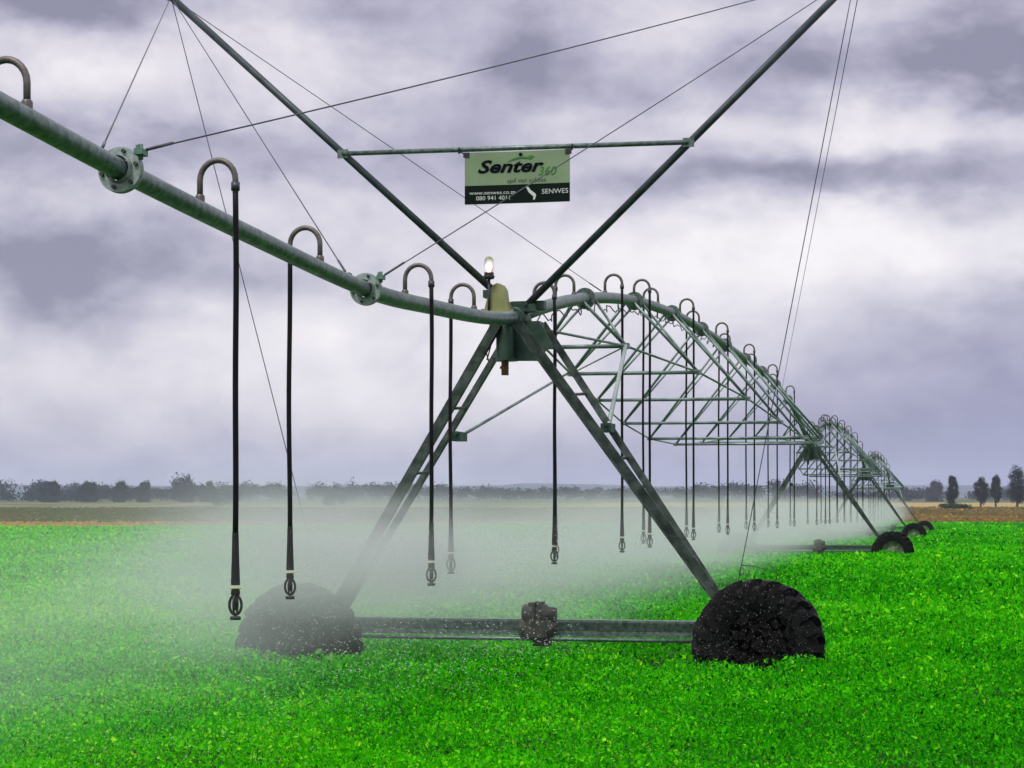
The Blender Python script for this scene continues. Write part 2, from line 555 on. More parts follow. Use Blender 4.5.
# dry grass beyond the crop
n = 60000
X, Y = crop_points(n, 172, 500, 1.25)
k_ = Y > 189 + 15 * np.clip(X / 40, -1, 1); X = X[k_]; Y = Y[k_]; n = len(X)
hh = RNG.uniform(.12, .45, n) * (1 + Y / 1200)
lf_ = 1 - sstep(-12, 18, X - (Y - 200) * .05)
hh = hh * (1 - .35 * lf_ * (Y > 214))
C = np.stack([X, Y, ground_z(X, Y) + hh * .5], 1)
nor = rand_dirs(n, .35)
ax = unit(np.stack([RNG.normal(0, .35, n), RNG.normal(0, .35, n), np.ones(n)], 1))
bx_ = unit(np.cross(nor, ax))
leftness = 1 - sstep(-12, 18, X - (Y - 200) * .05)
tone = .42 + .5 * (vnoise(X / 12, Y / 30, 21) - .5) + RNG.normal(0, .15, n) + .60 * (Y < 236) * leftness - .36 * leftness * (Y > 236)
dry = obj('dry_grass', quads_mesh('dry_grass', C, ax * hh[:, None] * .6, bx_ * (.18 + .0009 * Y)[:, None], tone), M_DRY)
tag(dry, 'brown and straw coloured dry grass beyond the green crop', 'dry grass', kind='stuff')


# ------------------------------------------------------------------ trees
def blob_leaves(lobes, n, size, flat=.8):
    """leaf cards filling a list of lobes (centre, radii), denser towards each lobe's outside"""
    vol = np.array([l[1][0] * l[1][2] for l in lobes]); idx = RNG.choice(len(lobes), n, p=vol / vol.sum())
    c = np.array([l[0] for l in lobes])[idx]; r = np.array([l[1] for l in lobes])[idx]
    d_ = rand_dirs(n) * (RNG.random((n, 1)) ** .45) * (1 + .35 * (RNG.random((n, 1)) < .18))
    C = c + d_ * r
    nor = rand_dirs(n); ax = unit(np.cross(nor, RNG.normal(size=(n, 3)))); bx2 = np.cross(nor, ax)
    s = size * RNG.uniform(.6, 1.4, n)
    tone = .45 + .3 * (RNG.random(len(lobes))[idx] - .5) + RNG.normal(0, .16, n)
    return C, ax * s[:, None], bx2 * (s * .6)[:, None], tone


def tree(name, label, cat, x, y, h, width, seed, n=2600, leaf=.2, material=None, group=None, clear=.22, nl=9, tall=True):
    global RNG
    keep = RNG; RNG = np.random.default_rng(seed); rnd = random.Random(seed)
    t = thing(name, label, cat, (x, y, float(ground_z(x, y))), group)
    tb = MB()
    r0 = h * .022 + .04
    top = Vector((rnd.uniform(-.05, .05) * h, 0, h * .8))
    path = [Vector((0, 0, -.1)), Vector((rnd.uniform(-.03, .03) * h, 0, h * .25)), Vector((rnd.uniform(-.05, .05) * h, rnd.uniform(-.04, .04) * h, h * .55)), top]
    tb.tube(path, [r0 * 1.3, r0, r0 * .7, r0 * .25], 8)
    lobes = []
    for i in range(nl):
        f = clear + (1 - clear) * (i + .6) / nl
        env = math.sin(math.pi * min(1, max(.12, (f - clear * .6) / (1.06 - clear * .6)))) ** .6
        a = rnd.uniform(0, 6.28)
        rr = width * .5 * env * rnd.uniform(.25, .8)
        lr = width * rnd.uniform(.13, .30)
        c = Vector((math.cos(a) * rr, math.sin(a) * rr, h * f - lr * .45))
        lr *= .8; lobes.append((tuple(c), (lr, lr, lr * rnd.uniform(.8, 1.7))))
        f0 = max(.15, f - .2)
        st = path[1].lerp(path[3], min(1, (f0 - .2) / .6)) if f0 > .2 else path[1]
        tb.tube([st, st.lerp(c, .6) + Vector((0, 0, -.02 * h)), c], [r0 * .4, r0 * .25, r0 * .1], 5)
    tb.build('trunk', M_BARK, t)
    crown = obj('crown', quads_mesh('crown', *blob_leaves(lobes, n, leaf)), material or M_LEAF, t)
    RNG = keep
    return t


def at(px, y): return (px - 512) / F * y


rt = [(952, 515, 8.2, 4.2, 'narrow dark tree standing alone left of the row of tall dark trees', 3, .12),
      (981, 540, 8.0, 4.9, 'open crowned dark tree second in the row right of the pivot', 4, .3),
      (996, 545, 8.4, 4.0, 'slim dark tree with a forked top third in the row', 15, .3),
      (1017, 500, 10.0, 6.6, 'largest dark tree with broad heavy crown at the right edge', 6, .25),
      (1046, 515, 9.0, 6.0, 'dark tree cut by the right edge of the photo', 7, .25)]
for px, y, h, wd, lab, sd_, cl in rt:
    tree('dark_tree', lab, 'tree', at(px, y), y, h, wd * .82, sd_, 8000, .13, M_LEAF, 'dark trees in a row at the right field edge', cl, 30)
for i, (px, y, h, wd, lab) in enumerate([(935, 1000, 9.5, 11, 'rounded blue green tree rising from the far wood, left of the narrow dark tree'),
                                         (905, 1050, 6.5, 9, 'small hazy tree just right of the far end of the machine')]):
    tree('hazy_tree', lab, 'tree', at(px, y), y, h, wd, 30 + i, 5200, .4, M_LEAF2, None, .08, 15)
lt = [(183, 900, 11, 15, 'broad rounded tree at the right end of the left tree line'), (206, 930, 8.5, 9, 'small tree tucked against the end of the left tree line'),
      (142, 910, 9.0, 11, 'round hazy tree left of the broad end tree'), (120, 905, 8.8, 8, 'round tree in the middle of the left tree line'),
      (88, 900, 9.2, 10, 'tall pointed tree left of the middle of the left tree line'), (48, 890, 9, 12, 'hazy tree near the left edge of the photo')]
for i, (px, y, h, wd, lab) in enumerate(lt):
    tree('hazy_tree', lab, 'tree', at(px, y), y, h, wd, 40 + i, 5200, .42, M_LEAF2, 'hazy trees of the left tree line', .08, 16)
for i, (px, y, h, wd, lab) in enumerate([(222, 600, 5.5, 6, 'round grey green bush in front of the left tree line'), (335, 620, 4.2, 7, 'low bush behind the mist left of the near tower'),
                                         (956, 430, 1.7, 6.5, 'low olive green bush at the foot of the narrow dark tree')]):
    t = thing('bush', lab, 'bush', (at(px, y), y, float(ground_z(0, y))))
    rnd = random.Random(70 + i)
    lobes = [((rnd.uniform(-.42, .42) * wd, rnd.uniform(-.2, .2) * wd, h * rnd.uniform(.3, .62)), (wd * .2, wd * .2, h * rnd.uniform(.28, .4))) for _ in range(9)]
    obj('crown', quads_mesh('crown', *blob_leaves(lobes, 2400, .2)), M_BUSH if i == 2 else M_LEAF2, t)
    sb = MB()
    for q in range(5):
        sb.tube([(0, 0, -.1), Vector(lobes[q][0])], [.08, .02], 5)
    sb.build('stem', M_BARK, t)

# far wood: reads as one mass
lobes = []
rnd = random.Random(5)
x = -620.0
while x < 700:
    y = 1150 + rnd.uniform(-60, 90)
    g_ = vnoise(np.array([x / 70.0]), np.array([.3]), 33)[0]
    if g_ > -1:
        h = 6.5 + 6.5 * g_ * rnd.uniform(.6, 1.15) - (2.5 if x > 180 else 0) + (.8 if x < -165 else 0)
        wd = rnd.uniform(5, 9)
        for _ in range(4):
            lobes.append(((x + rnd.uniform(-4, 4), y + rnd.uniform(-4, 4), -1.3 + h * rnd.uniform(.3, .75)), (wd * rnd.uniform(.5, .8), wd * .6, h * rnd.uniform(.22, .36))))
    x += rnd.uniform(2.5, 6.5)
x = -262.0
while x < -140:
    y = 985 + rnd.uniform(-30, 50); h = 5.2 + 2.0 * vnoise(np.array([x / 14.0]), np.array([.7]), 44)[0] + rnd.uniform(-.8, .8); wd = rnd.uniform(3, 6)
    for _ in range(3):
        lobes.append(((x + rnd.uniform(-3, 3), y + rnd.uniform(-4, 4), -1.3 + h * rnd.uniform(.25, .8)), (wd * rnd.uniform(.5, .8), wd * .6, h * rnd.uniform(.2, .34))))
    x += rnd.uniform(1.2, 2.6)
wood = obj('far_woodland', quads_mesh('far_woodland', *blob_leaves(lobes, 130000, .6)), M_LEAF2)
tag(wood, 'far dark wood along the horizon fading into haze', 'woodland', kind='stuff')

# ------------------------------------------------------------------ pipeline shape
ZP = 3.70


def pipe_z_base(k, t):
    a = tower_at(k).z + ZP; c = tower_at(k + 1).z + ZP
    return a + (c - a) * t


def span_pt(k, t):
    p = T0 + D * (k + t)
    p.z = pipe_z_base(k, t) + 1.1 * (1 - abs(1 - 2 * t) ** 3.2)
    return p


OV = [(0, 0), (-.0335, -.117), (-.0776, -.19), (-.1236, -.24), (-.1885, -.16), (-.2324, -.085), (-.265, -.01), (-.31, .10), (-.36, .22)]


def over_pt(t):
    p = T0 + D * t
    xs_ = [q[0] for q in OV]
    for i in range(len(OV) - 1):
        if t <= OV[i][0] and t >= OV[i + 1][0]:
            a, c = OV[i], OV[i + 1]
            pm = OV[i - 1] if i > 0 else (.0605, .33)
            pn = OV[i + 2] if i + 2 < len(OV) else OV[i + 1]
            m1 = (c[1] - pm[1]) / (c[0] - pm[0]); m2 = (pn[1] - a[1]) / (pn[0] - a[0]) if pn[0] != a[0] else (c[1] - a[1]) / (c[0] - a[0])
            hh_ = c[0] - a[0]; q = (t - a[0]) / hh_
            z = (2 * q**3 - 3 * q**2 + 1) * a[1] + (q**3 - 2 * q**2 + q) * hh_ * m1 + (-2 * q**3 + 3 * q**2) * c[1] + (q**3 - q**2) * hh_ * m2
            p.z = ZP + z
            return p
    p.z = ZP + OV[-1][1]
    return p


def pipe_pt(t):
    return span_pt(0, t) if t >= 0 else over_pt(t)


def frame_at(fn, t, e=.004):
    a = fn(max(t - e, -.36)); c = fn(min(t + e, 1)) if fn is not over_pt else fn(min(t + e, 0))
    return (c - a).normalized()


def flange(org, c, tang, r, parent, bolts=True, mat_=None):
    fb_ = MB(c)
    fb_.lathe(c, tang, [(-.020, r * .5), (-.020, r * .985), (-.016, r), (-.002, r), (-.002, r * .97), (.002, r * .97), (.002, r), (.016, r), (.020, r * .985), (.020, r * .5)], 36)
    fb_.lathe(c, tang, [(-.06, r * .56), (-.02, r * .62)], 28)
    o = sharp(fb_.build('flange', mat_ or M_FLANGE, parent, c - org))
    if bolts:
        bb = MB(c)
        u = (UP - tang * UP.dot(tang)).normalized(); w_ = tang.cross(u)
        for j in range(6):
            an = 2 * math.pi * (j + .25) / 6
            q = c + (u * math.cos(an) + w_ * math.sin(an)) * r * .8
            bb.tube([q - tang * .036, q + tang * .036], .011, 6)
        bb.build('bolt', M_BOLT, o)['kind'] = 'stuff'
    return o


# ---- overhang
ovh = thing('overhang_pipe', 'long green grey overhang pipe with bolted flanges sweeping from the near tower over the camera', 'irrigation pipe', T0 + Vector((0, 0, ZP)))
og = T0 + Vector((0, 0, ZP))
ts = [-.36 * i / 60 for i in range(61)]
pb = MB(og)
pb.tube([over_pt(t) for t in ts], [.060 if t > -.1236 else .0525 for t in ts], 20)
pb.build('pipe', M_PIPE, ovh)
FB_T, FA_T, FC_T = t_of_px(121), t_of_px(366), -.345
flange_c = {}
for nm, t in (('a', FA_T), ('b', FB_T), ('c', FC_T)):
    c = over_pt(t); tg = frame_at(over_pt, t)
    flange_c[nm] = (c, tg)
    fo = flange(og, c, tg, .112, ovh)
    for sg in (1, -1):
        e = BD * (.115 * sg) + UP * .075
        bm_ = MB(c)
        bm_.box(c + e - tg * .03, BD * .022, tg * .036, UP * .014)
        bm_.box(c + e * .92 + UP * .016 - tg * .03, BD * .010, tg * .018, UP * .024)
        bm_.tube([c + e - tg * .03 - UP * .035, c + e - tg * .03 + UP * .04], .012, 6)
        bm_.build('cable_bracket', M_BRACKET, fo)
end_cap = MB(og); end_cap.lathe(over_pt(-.36), frame_at(over_pt, -.359), [(0, .062), (-.04, .062), (-.055, .03), (-.055, .0)], 20)
end_cap.build('end_cap', M_BRACKET, ovh)

# ---- trussed spans
NODE = 11
SPAN_LABEL = ['nearest trussed pipe span arching away behind the near tower', 'second trussed pipe span between the second and third wheeled towers', 'third and farthest trussed pipe span, small in the distance']


def span(k):
    org = tower_at(k) + Vector((0, 0, ZP))
    t0 = thing('pipe_span', SPAN_LABEL[k], 'pipe span', org, 'trussed pipe spans')
    b_ = MB(org)
    b_.tube([span_pt(k, i / 48) for i in range(49)], .066, 16)
    b_.build('pipe', M_PIPE, t0)

    def node(i, sg):
        t = i / NODE; q = 4 * t * (1 - t)
        p = T0 + D * (k + t) + BD * (sg * 1.375 * q)
        p.z = pipe_z_base(k, t) - .58 * q ** 4
        return p
    for sg in (-1, 1):
        ch = MB(org)
        pts = [T0 + D * (k + .006) + BD * (sg * .10)] + [node(i, sg) for i in range(1, NODE)] + [T0 + D * (k + .994) + BD * (sg * .10)]
        pts[0].z = pipe_z_base(k, 0) - .08; pts[-1].z = pipe_z_base(k, 1) - .08
        for a, c in zip(pts[:-1], pts[1:]):
            ch.tube([a, c], .014, 7)
        for p in pts[1:-1]:
            ch.box(p, BD * .035, PD * .06, UP * .03)
        ch.build('truss_chord', M_ROD, t0)
    for i in range(1, NODE):
        cs = MB(org); cs.tube([node(i, -1), node(i, 1)], .024, 8); cs.build('cross_strut', M_ROD, t0)
        for sg in (-1, 1):
            for dt in (-.010, .010):
                st = MB(org)
                e = span_pt(k, i / NODE + dt) + BD * (sg * .05) - UP * .03
                st.tube([node(i, sg), e], .020 if dt < 0 else .016, 7)
                st.build('truss_strut', M_ROD, t0)
        c = span_pt(k, i / NODE)
        tg = (span_pt(k, i / NODE + .004) - span_pt(k, i / NODE - .004)).normalized()
        flange(org, c, tg, .118, t0, False, M_PIPE)
    for i in range(1, 2):
        dg_ = MB(org); dg_.tube([node(i, 1), node(i + 1, -1)] if i % 2 else [node(i, -1), node(i + 1, 1)], .010, 6); dg_.build('brace_rod', M_ROD, t0)
    cb_ = MB(org)
    pts = []
    for q in range(0, 221):
        t = .01 + .45 * q / 220
        sag = .10 + .085 * abs(math.sin(q / 220 * math.pi * 22)) + .02 * math.sin(q * 1.7)
        pts.append(span_pt(k, t) + UP * (.03 - sag) + BD * (.03 * math.sin(q * .6)))
    cb_.tube(pts, .007, 5)
    cb_.build('power_cable', M_WIRE, t0)
    return t0


for k in range(3): span(k)


# ------------------------------------------------------------------ drive towers
def wheel_meshes():
    ty = MB()
    ax_ = PD
    ty.lathe((0, 0, 0), ax_, [(-.12, .33), (-.155, .40), (-.16, .47), (-.15, .53), (-.11, .565), (0, .575), (.11, .565), (.15, .53), (.16, .47), (.155, .40), (.12, .33), (.10, .32), (-.10, .32)], 56, closed=True)

    def pt(an, w_, r_): return BD * (math.cos(an) * r_) + UP * (math.sin(an) * r_) + ax_ * w_
    rnd = random.Random(3)
    nl = 21
    for sg in (-1, 1):
        for i in range(nl):
            a0 = 2 * math.pi * (i + (.5 if sg > 0 else 0)) / nl
            hw = .062
            ro = .628 + rnd.uniform(-.012, .012)
            sk = .15
            ring = []
            for (w_, da, ri, r1) in ((-.012 * sg, -.02, .56, ro), (.075 * sg, sk * .5, .56, ro), (.158 * sg, sk, .545, ro - .01), (.188 * sg, sk + .03, .50, ro - .055), (.182 * sg, sk + .05, .41, .455)):
                ring.append([pt(a0 + da - hw, w_, ri), pt(a0 + da - hw * .8, w_, r1), pt(a0 + da + hw * .8, w_, r1), pt(a0 + da + hw, w_, ri)])
            pts = [p for q in ring for p in q]
            fs = []
            for q in range(len(ring) - 1):
                for j in range(4):
                    a = q * 4 + j; c = q * 4 + (j + 1) % 4
                    fs.append((a, c, c + 4, a + 4))
            fs += [(0, 1, 2, 3), (16, 19, 18, 17)]
            ty.add(pts, fs)
            # clods of mud pressed on to the wall
            for _ in range(3):
                aa = a0 + rnd.uniform(-.14, .14); rr = rnd.uniform(.40, .58); wv = (.165 if rr < .52 else .15) * sg
                q = pt(aa, wv, rr); s = rnd.uniform(.018, .04)
                ty.box(q, ax_ * s * .6, (BD * math.cos(aa + .5) + UP * math.sin(aa + .5)) * s, (UP * math.cos(aa + .5) - BD * math.sin(aa + .5)) * s)
    tyre = ty.mesh('tyre')
    rims = []
    for muddy in (1, 0):
      rm = MB()
      rm.lathe((0, 0, 0), ax_, [(-.125, .335), (-.12, .35), (-.09, .325), (-.03, .30), (.0, .20), (-.03, .16), (-.03, .075), (-.10, .07), (-.12, .045), (-.12, 0)], 40)
      rm.lathe((0, 0, 0), ax_, [(.125, .335), (.12, .35), (.09, .325), (.02, .30), (.02, 0)], 40)
      for j in range(8):
          an = j * math.pi / 4
          q = pt(an, -.035, .118); rm.tube([q, q - ax_ * .02], .014, 6)
      for j in range(6):
          an = j * math.pi / 3 + .2
          rm.box(pt(an, -.03, .24), ax_ * .03, (BD * math.cos(an) + UP * math.sin(an)) * .07, (UP * math.cos(an) - BD * math.sin(an)) * .02)
      if muddy:
        for _ in range(150):
            aa = rnd.uniform(0, 6.283); rr = math.sqrt(rnd.uniform(.006, .115)); sz = rnd.uniform(.015, .045)
            q = pt(aa, -.055 - .07 * (rr > .1) * rnd.random(), rr)
            ti = rnd.uniform(0, 3)
            rm.box(q, ax_ * sz * .9, (BD * math.cos(ti) + UP * math.sin(ti)) * sz, (UP * math.cos(ti) - BD * math.sin(ti)) * sz * .7)
      rims.append(rm.mesh('rim'))
    return tyre, rims


TYRE, (RIMM, RIMM2) = wheel_meshes()
TYRE.materials.append(M_TYRE); RIMM.materials.append(M_MUDRIM)
RIMM2.materials.append(M_RIM)
HW = 2.22


def drive_tower(first):
    T = tower_at(0)
    t = thing('drive_tower', 'x', 'drive tower', T, 'wheeled drive towers of the pivot')
    pairs = [((520, 334, -.32), (708, 592, -.11), 'R'), ((545, 334, .34), (712, 592, .11), 'R'),
             ((489, 346, -.28), (341, 604, -.11), 'L'), ((506, 346, .28), (352, 604, .11), 'L')]
    for a, c, sd_ in pairs:
        A = rayP(*a); B = rayP(*c)
        e = (A - B).normalized()
        B = B - e * .30; A = A + e * (.22 if sd_ == 'L' else .10)
        lb = MB(T)
        hint = (BD if sd_ == 'R' else -BD)
        sgn = 1 if a[2] < 0 else -1
        prof = [(u * sgn, v) for u, v in ANG(.088 if sgn > 0 else .07, .012)]
        if sgn < 0: prof = prof[::-1]
        lb.profile(B, A, prof, hint)
        lb.build('leg', M_STEEL, t)
    # spacer plates between each pair of legs
    sp_ = MB(T)
    for f in (.25, .5, .75):
        for ia in (0, 2):
            a1 = rayP(*pairs[ia][0]).lerp(rayP(*pairs[ia][1]), f); a2 = rayP(*pairs[ia + 1][0]).lerp(rayP(*pairs[ia + 1][1]), f)
            sp_.tube([a1 + UP * .03, a2 + UP * .03], .014, 6)
    sp_.build('leg_spacer', M_STEEL, t)['kind'] = 'stuff'
    # base beam
    bz = .83
    bb = MB(T)
    bb.profile(T - BD * (HW + .05) + UP * bz, T + BD * (HW + .05) + UP * bz,
               [(-.05, -.075), (.05, -.075), (.05, -.055), (.012, -.05), (.012, .05), (.075, .055), (.075, .075), (-.075, .075), (-.075, .055), (-.05, -.03)], UP)
    bb.tube([T - BD * HW - PD * .12 + UP * (bz - .10), T + BD * HW - PD * .12 + UP * (bz - .10)], .018, 8)
    bb.build('base_beam', M_PIPE, t)
    for sg in (-1, 1):
        gb = MB(T)
        q = T + BD * (sg * HW)
        gb.box(q + UP * .68 - PD * .02, BD * .11, PD * .09, UP * .14)
        gb.lathe(q + UP * .60 - PD * .05, PD, [(-.06, 0), (-.06, .13), (.05, .15), (.1, .1), (.1, 0)], 20)
        gb.build('wheel_gearbox', M_MOTOR, t)
        foot = MB(T)
        q = rayP(716 if sg > 0 else 346, 598, 0)
        foot.prism([q + BD * (sg * d_[0]) + UP * d_[1] for d_ in ((-.03, .08), (.05, .08), (.30, -.22), (.30, -.30), (.05, -.30))], PD * .075)
        foot.build('foot_plate', M_STEEL, t)
        wl = obj('wheel', RIMM if first else RIMM2, None, t, BD * (2.25 if sg > 0 else -2.03) - PD * .25 + UP * (.715 if sg > 0 else .64))
        wl.scale = (.935, .935, .935)
        wl.rotation_mode = 'QUATERNION'
        wl.rotation_quaternion = Quaternion(PD, .4 + sg)
        obj('tyre', TYRE, None, wl)
    mo = MB(T)
    q = rayP(538, 622, -.10)
    mo.lathe(q + UP * -.06, BD, [(-.17, 0), (-.17, .07), (-.15, .095), (-.04, .105), (.10, .105), (.13, .08), (.17, .06), (.17, 0)], 24)
    mo.box(q + UP * -.06, BD * .10, PD * .115, UP * .075)
    mo.lathe(q + UP * .07 - BD * .14, BD, [(0, 0), (0, .08), (.02, .095), (.22, .095), (.24, .07), (.31, .065), (.31, 0)], 18)
    mo.box(q + UP * .07 - BD * .02, BD * .012, PD * .115, UP * .115)
    mo.box(q + UP * .07 + BD * .03, BD * .012, PD * .115, UP * .115)
    mo.box(q + UP * .16 - BD * .02, BD * .06, PD * .06, UP * .02)
    mo.box(q - UP * .17 + BD * .04, BD * .08, PD * .05, UP * .05)
    mo.build('gear_motor', M_MOTOR, t)
    # head: barrel, gussets, stub
    hd = MB(T)
    c0 = rayP(505, 322, -.16); c1 = rayP(505, 361, -.16); c1.x = c0.x; c1.y = c0.y
    hh_ = c0.z - c1.z
    hd.lathe(c1, UP, [(0, 0), (0, .125), (.022, .125), (.022, .082), (hh_, .082), (hh_ + .07, .06), (hh_ + .07, 0)], 28)
    sharp(hd.build('joint_barrel', M_PLATE, t))
    st = MB(T); st.tube([c1 - UP * .13, c1 - UP * .005], [.034, .034], 14); st.tube([c1 - UP * .06 - BD * .045, c1 - UP * .06], .014, 8); st.build('drain_stub', M_RUST, t)
    gp = MB(T)
    poly = [(497, 324), (541, 324), (553, 345), (547, 350), (538, 361), (497, 361)]
    for s in (-.075, .16):
        gp.prism([rayP(px, py, s) for px, py in poly], PD * .006)
    gp.prism([rayP(x_, y_, .04) for x_, y_ in ((500, 327), (542, 327), (542, 322), (500, 322))], PD * .11)
    gp.build('gusset_plate', M_PLATE, t)
    sd2 = MB(T)
    sd2.prism([rayP(x_, y_, .05) for x_, y_ in ((501, 318), (545, 309), (545, 301), (513, 302), (500, 309))], PD * .06)
    sd2.lathe(T + UP * (ZP - .02), PD, [(-.20, .0), (-.20, .085), (-.13, .085), (-.12, .1), (.06, .1), (.07, .09), (.22, .09), (.22, 0)], 24)
    sharp(sd2.build('pipe_saddle', M_PLATE, t))
    # side brackets on the legs and rods to the truss
    for px, py, s in ((459, 437, 0), (608, 428, .1)):
        brk = MB(T); q = rayP(px, py, s); brk.box(q, BD * .05, PD * .12, UP * .04)
        brk.tube([q - PD * .16 + UP * .03, q + PD * .16 + UP * .03], .022, 8)
        brk.build('leg_bracket', M_PLATE, t)

    def node1(i, sg):
        tt = i / NODE; qq = 4 * tt * (1 - tt)
        p = T0 + D * tt + BD * (sg * 1.375 * qq); p.z = ZP - .58 * qq ** 4
        return p
    for px, py, s, nd in ((459, 437, 0, node1(2, -1)), (608, 428, .1, node1(1, 1))):
        rd = MB(T); rd.tube([rayP(px, py, s), nd], .016 if s == 0 else .022, 8); rd.build('stabiliser_rod', M_FLANGE if s else M_ROD, t)
    return t


tw = drive_tower(True)
tag(tw, 'nearest drive tower with two big muddy tyres, carrying the V shaped mast')
tw2 = drive_tower(False)
tag(tw2, 'second drive tower with green rims, standing behind mist right of the near tower')
tw2.location = tower_at(1) + BD * .10 - UP * .08
for k, lab in ((2, 'third drive tower with its tyre partly behind the second tower'), (3, 'farthest drive tower, small and pale at the end of the machine')):
    c = copy_tree(tw2); c.location = tower_at(k); c['label'] = lab
# extra things only the nearest tower carries
T = tower_at(0)
cv = MB(T)
oc = [(486, 312), (488, 304), (492, 291), (495, 286), (499, 284), (503, 285), (506, 290), (507, 299), (512, 312)]
cv.prism([rayP(px, py, -.10) for px, py in oc], PD * .09)
cv.prism([rayP(px, py, -.10) for px, py in ((484, 313), (516, 313), (516, 310), (484, 310))], PD * .12)
sharp(cv.build('control_cover', M_OLIVE, tw))
wr = MB(T)
wr.tube([rayP(*q) for q in ((491, 312, -.2), (490, 325, -.22), (487, 342, -.2), (486, 352, -.2), (489, 362, -.25))], .006, 6)
wr.tube([rayP(*q) for q in ((493, 313, -.2), (492, 330, -.22), (491, 345, -.2), (487, 360, -.25))], .006, 6)
wr.build('control_wire', M_BLACK, tw)

# ------------------------------------------------------------------ mast with crossbar and guy cables
mq = rayP(512, 300, -.05)
ms = thing('support_mast', 'V shaped pair of dark mast poles with crossbar and wire guys on the near tower', 'mast', mq)
LB, LT_ = rayP(494, 291, -.05), rayP(171, -3, -.30)
RB, RT_ = rayP(527, 305, -.05), rayP(862, -30, -.30)


def pole_mb(a, c):
    m_ = MB(mq)
    m_.tube([a, c], .034, 14)
    return m_


for a, c in ((LB, LT_), (RB, RT_)):
    pole_mb(a, c).build('mast_pole', M_MAST, ms)
    cp = MB(mq); e = (c - a).normalized()
    cp.tube([c - e * .01, c + e * .03], .045, 12)
    cp.tube([c - BD * .09 + UP * .0, c + BD * .09 + UP * .0], .014, 8)
    cp.box(c + UP * .0, BD * .06, PD * .03, UP * .02)
    cp.build('cable_head', M_MAST, ms)
    bs = MB(mq); bs.box(a - UP * .03, BD * .09, PD * .07, UP * .035); bs.tube([a - PD * .1, a + PD * .1], .018, 8); bs.build('pole_hinge', M_PLATE, ms)


def on_pole(a, c, px):
    lo_, hi_ = 0.0, 1.0
    for _ in range(40):
        q = (lo_ + hi_) / 2; p = a.lerp(c, q)
        x_ = 512 + F * p.x / p.y
        inc = (512 + F * c.x / c.y) > (512 + F * a.x / a.y)
        if (x_ < px) == inc: lo_ = q
        else: hi_ = q
    return a.lerp(c, (lo_ + hi_) / 2)


CBL, CBR = on_pole(LB, LT_, 344), on_pole(RB, RT_, 689)
cbm = MB(mq); cbm.tube([CBL - PD * .045, CBR - PD * .045], .023, 12)
for q in (CBL, CBR): cbm.box(q - PD * .035, BD * .05, PD * .012, UP * .04)
cbm.build('crossbar', M_PIPE, ms)


def flb(nm, sg):
    c, tg = flange_c[nm]; return c + BD * (.13 * sg) + UP * .085 - tg * .03


def guy(a, c, r_=.0042, thick_end=True, sagm=.0):
    g_ = MB(mq)
    n_ = 9
    pts = [a.lerp(c, i / n_) - UP * (sagm * 4 * (i / n_) * (1 - i / n_)) for i in range(n_ + 1)]
    g_.tube(pts, r_, 6)
    if thick_end:
        e = (a - c).normalized()
        g_.tube([c + e * .02, c + e * .22], .008, 6)
    g_.build('guy_cable', M_WIRE, ms)


topAB = lambda px: over_pt(t_of_px(px)) + UP * .055
guy(LT_, topAB(102)); guy(LT_, topAB(346)); guy(LT_, over_pt(FC_T + .004) + UP * .05)
guy(LT_, pipe_pt(t_of_px(602)) + UP * .07)
guy(LT_, rayP(322, 590, -.02), thick_end=False)
guy(RT_, flb('b', 1), sagm=.03); guy(RT_, flb('a', 1), sagm=.02); guy(RT_, flb('c', 1))
GE = rayP(734, 604, 0)
guy(RT_ - BD * .05, GE, thick_end=False)
guy(RT_ + BD * .01, pipe_pt(t_of_px(782)) + UP * .07, thick_end=False)
a_ = (RT_ - BD * .05).lerp(GE, 1 - 40 / 634.0)
tl = MB(mq); tl.tube([a_, a_ + BD * .12 - UP * .01, a_ + BD * .31 - UP * .065], [.005, .004, .003], 6); tl.build('loose_strand', M_WIRE, ms)

# ------------------------------------------------------------------ beacon lamp
q = rayP(489, 314, -.22)
bl = thing('beacon_lamp', 'small clear glass beacon lamp with glowing bulb beside the olive cover', 'lamp', q)
ht = rayP(489, 278, -.22).z - q.z
pm = MB(q); pm.tube([q, q + UP * ht], .013, 10); pm.tube([q + UP * .05 , q + UP * .05 + PD * .13], .010, 8); pm.build('post', M_MAST, bl)
bsm = MB(q); bsm.lathe(q + UP * (ht - .01), UP, [(0, 0), (0, .040), (.012, .052), (.03, .052), (.036, .044), (.06, .044), (.06, 0)], 22); sharp(bsm.build('lamp_base', M_BLACK, bl))
mg = bpy.data.materials.new('clear dome'); ntg, Ng, Lg = nodes(mg)
bgl = Ng['Principled BSDF']; bgl.inputs['Base Color'].default_value = (.95, .93, .90, 1); bgl.inputs['Roughness'].default_value = .12
bgl.inputs['Transmission Weight'].default_value = .9; bgl.inputs['IOR'].default_value = 1.12
dm = MB(q); z0 = ht + .048
dm.lathe(q + UP * z0, UP, [(0, .043), (.05, .047), (.10, .045), (.13, .036), (.148, .018), (.152, .0)], 24); dm.build('glass_dome', mg, bl)
me_ = bpy.data.materials.new('glowing bulb'); nte, Ne, Le = nodes(me_)
be = Ne['Principled BSDF']; be.inputs['Emission Color'].default_value = (1, .56, .26, 1); be.inputs['Emission Strength'].default_value = 5
bu = MB(q); bu.lathe(q + UP * z0, UP, [(.0, .012), (.025, .012), (.04, .022), (.065, .026), (.085, .018), (.095, 0)], 16); bu.build('bulb', me_, bl)

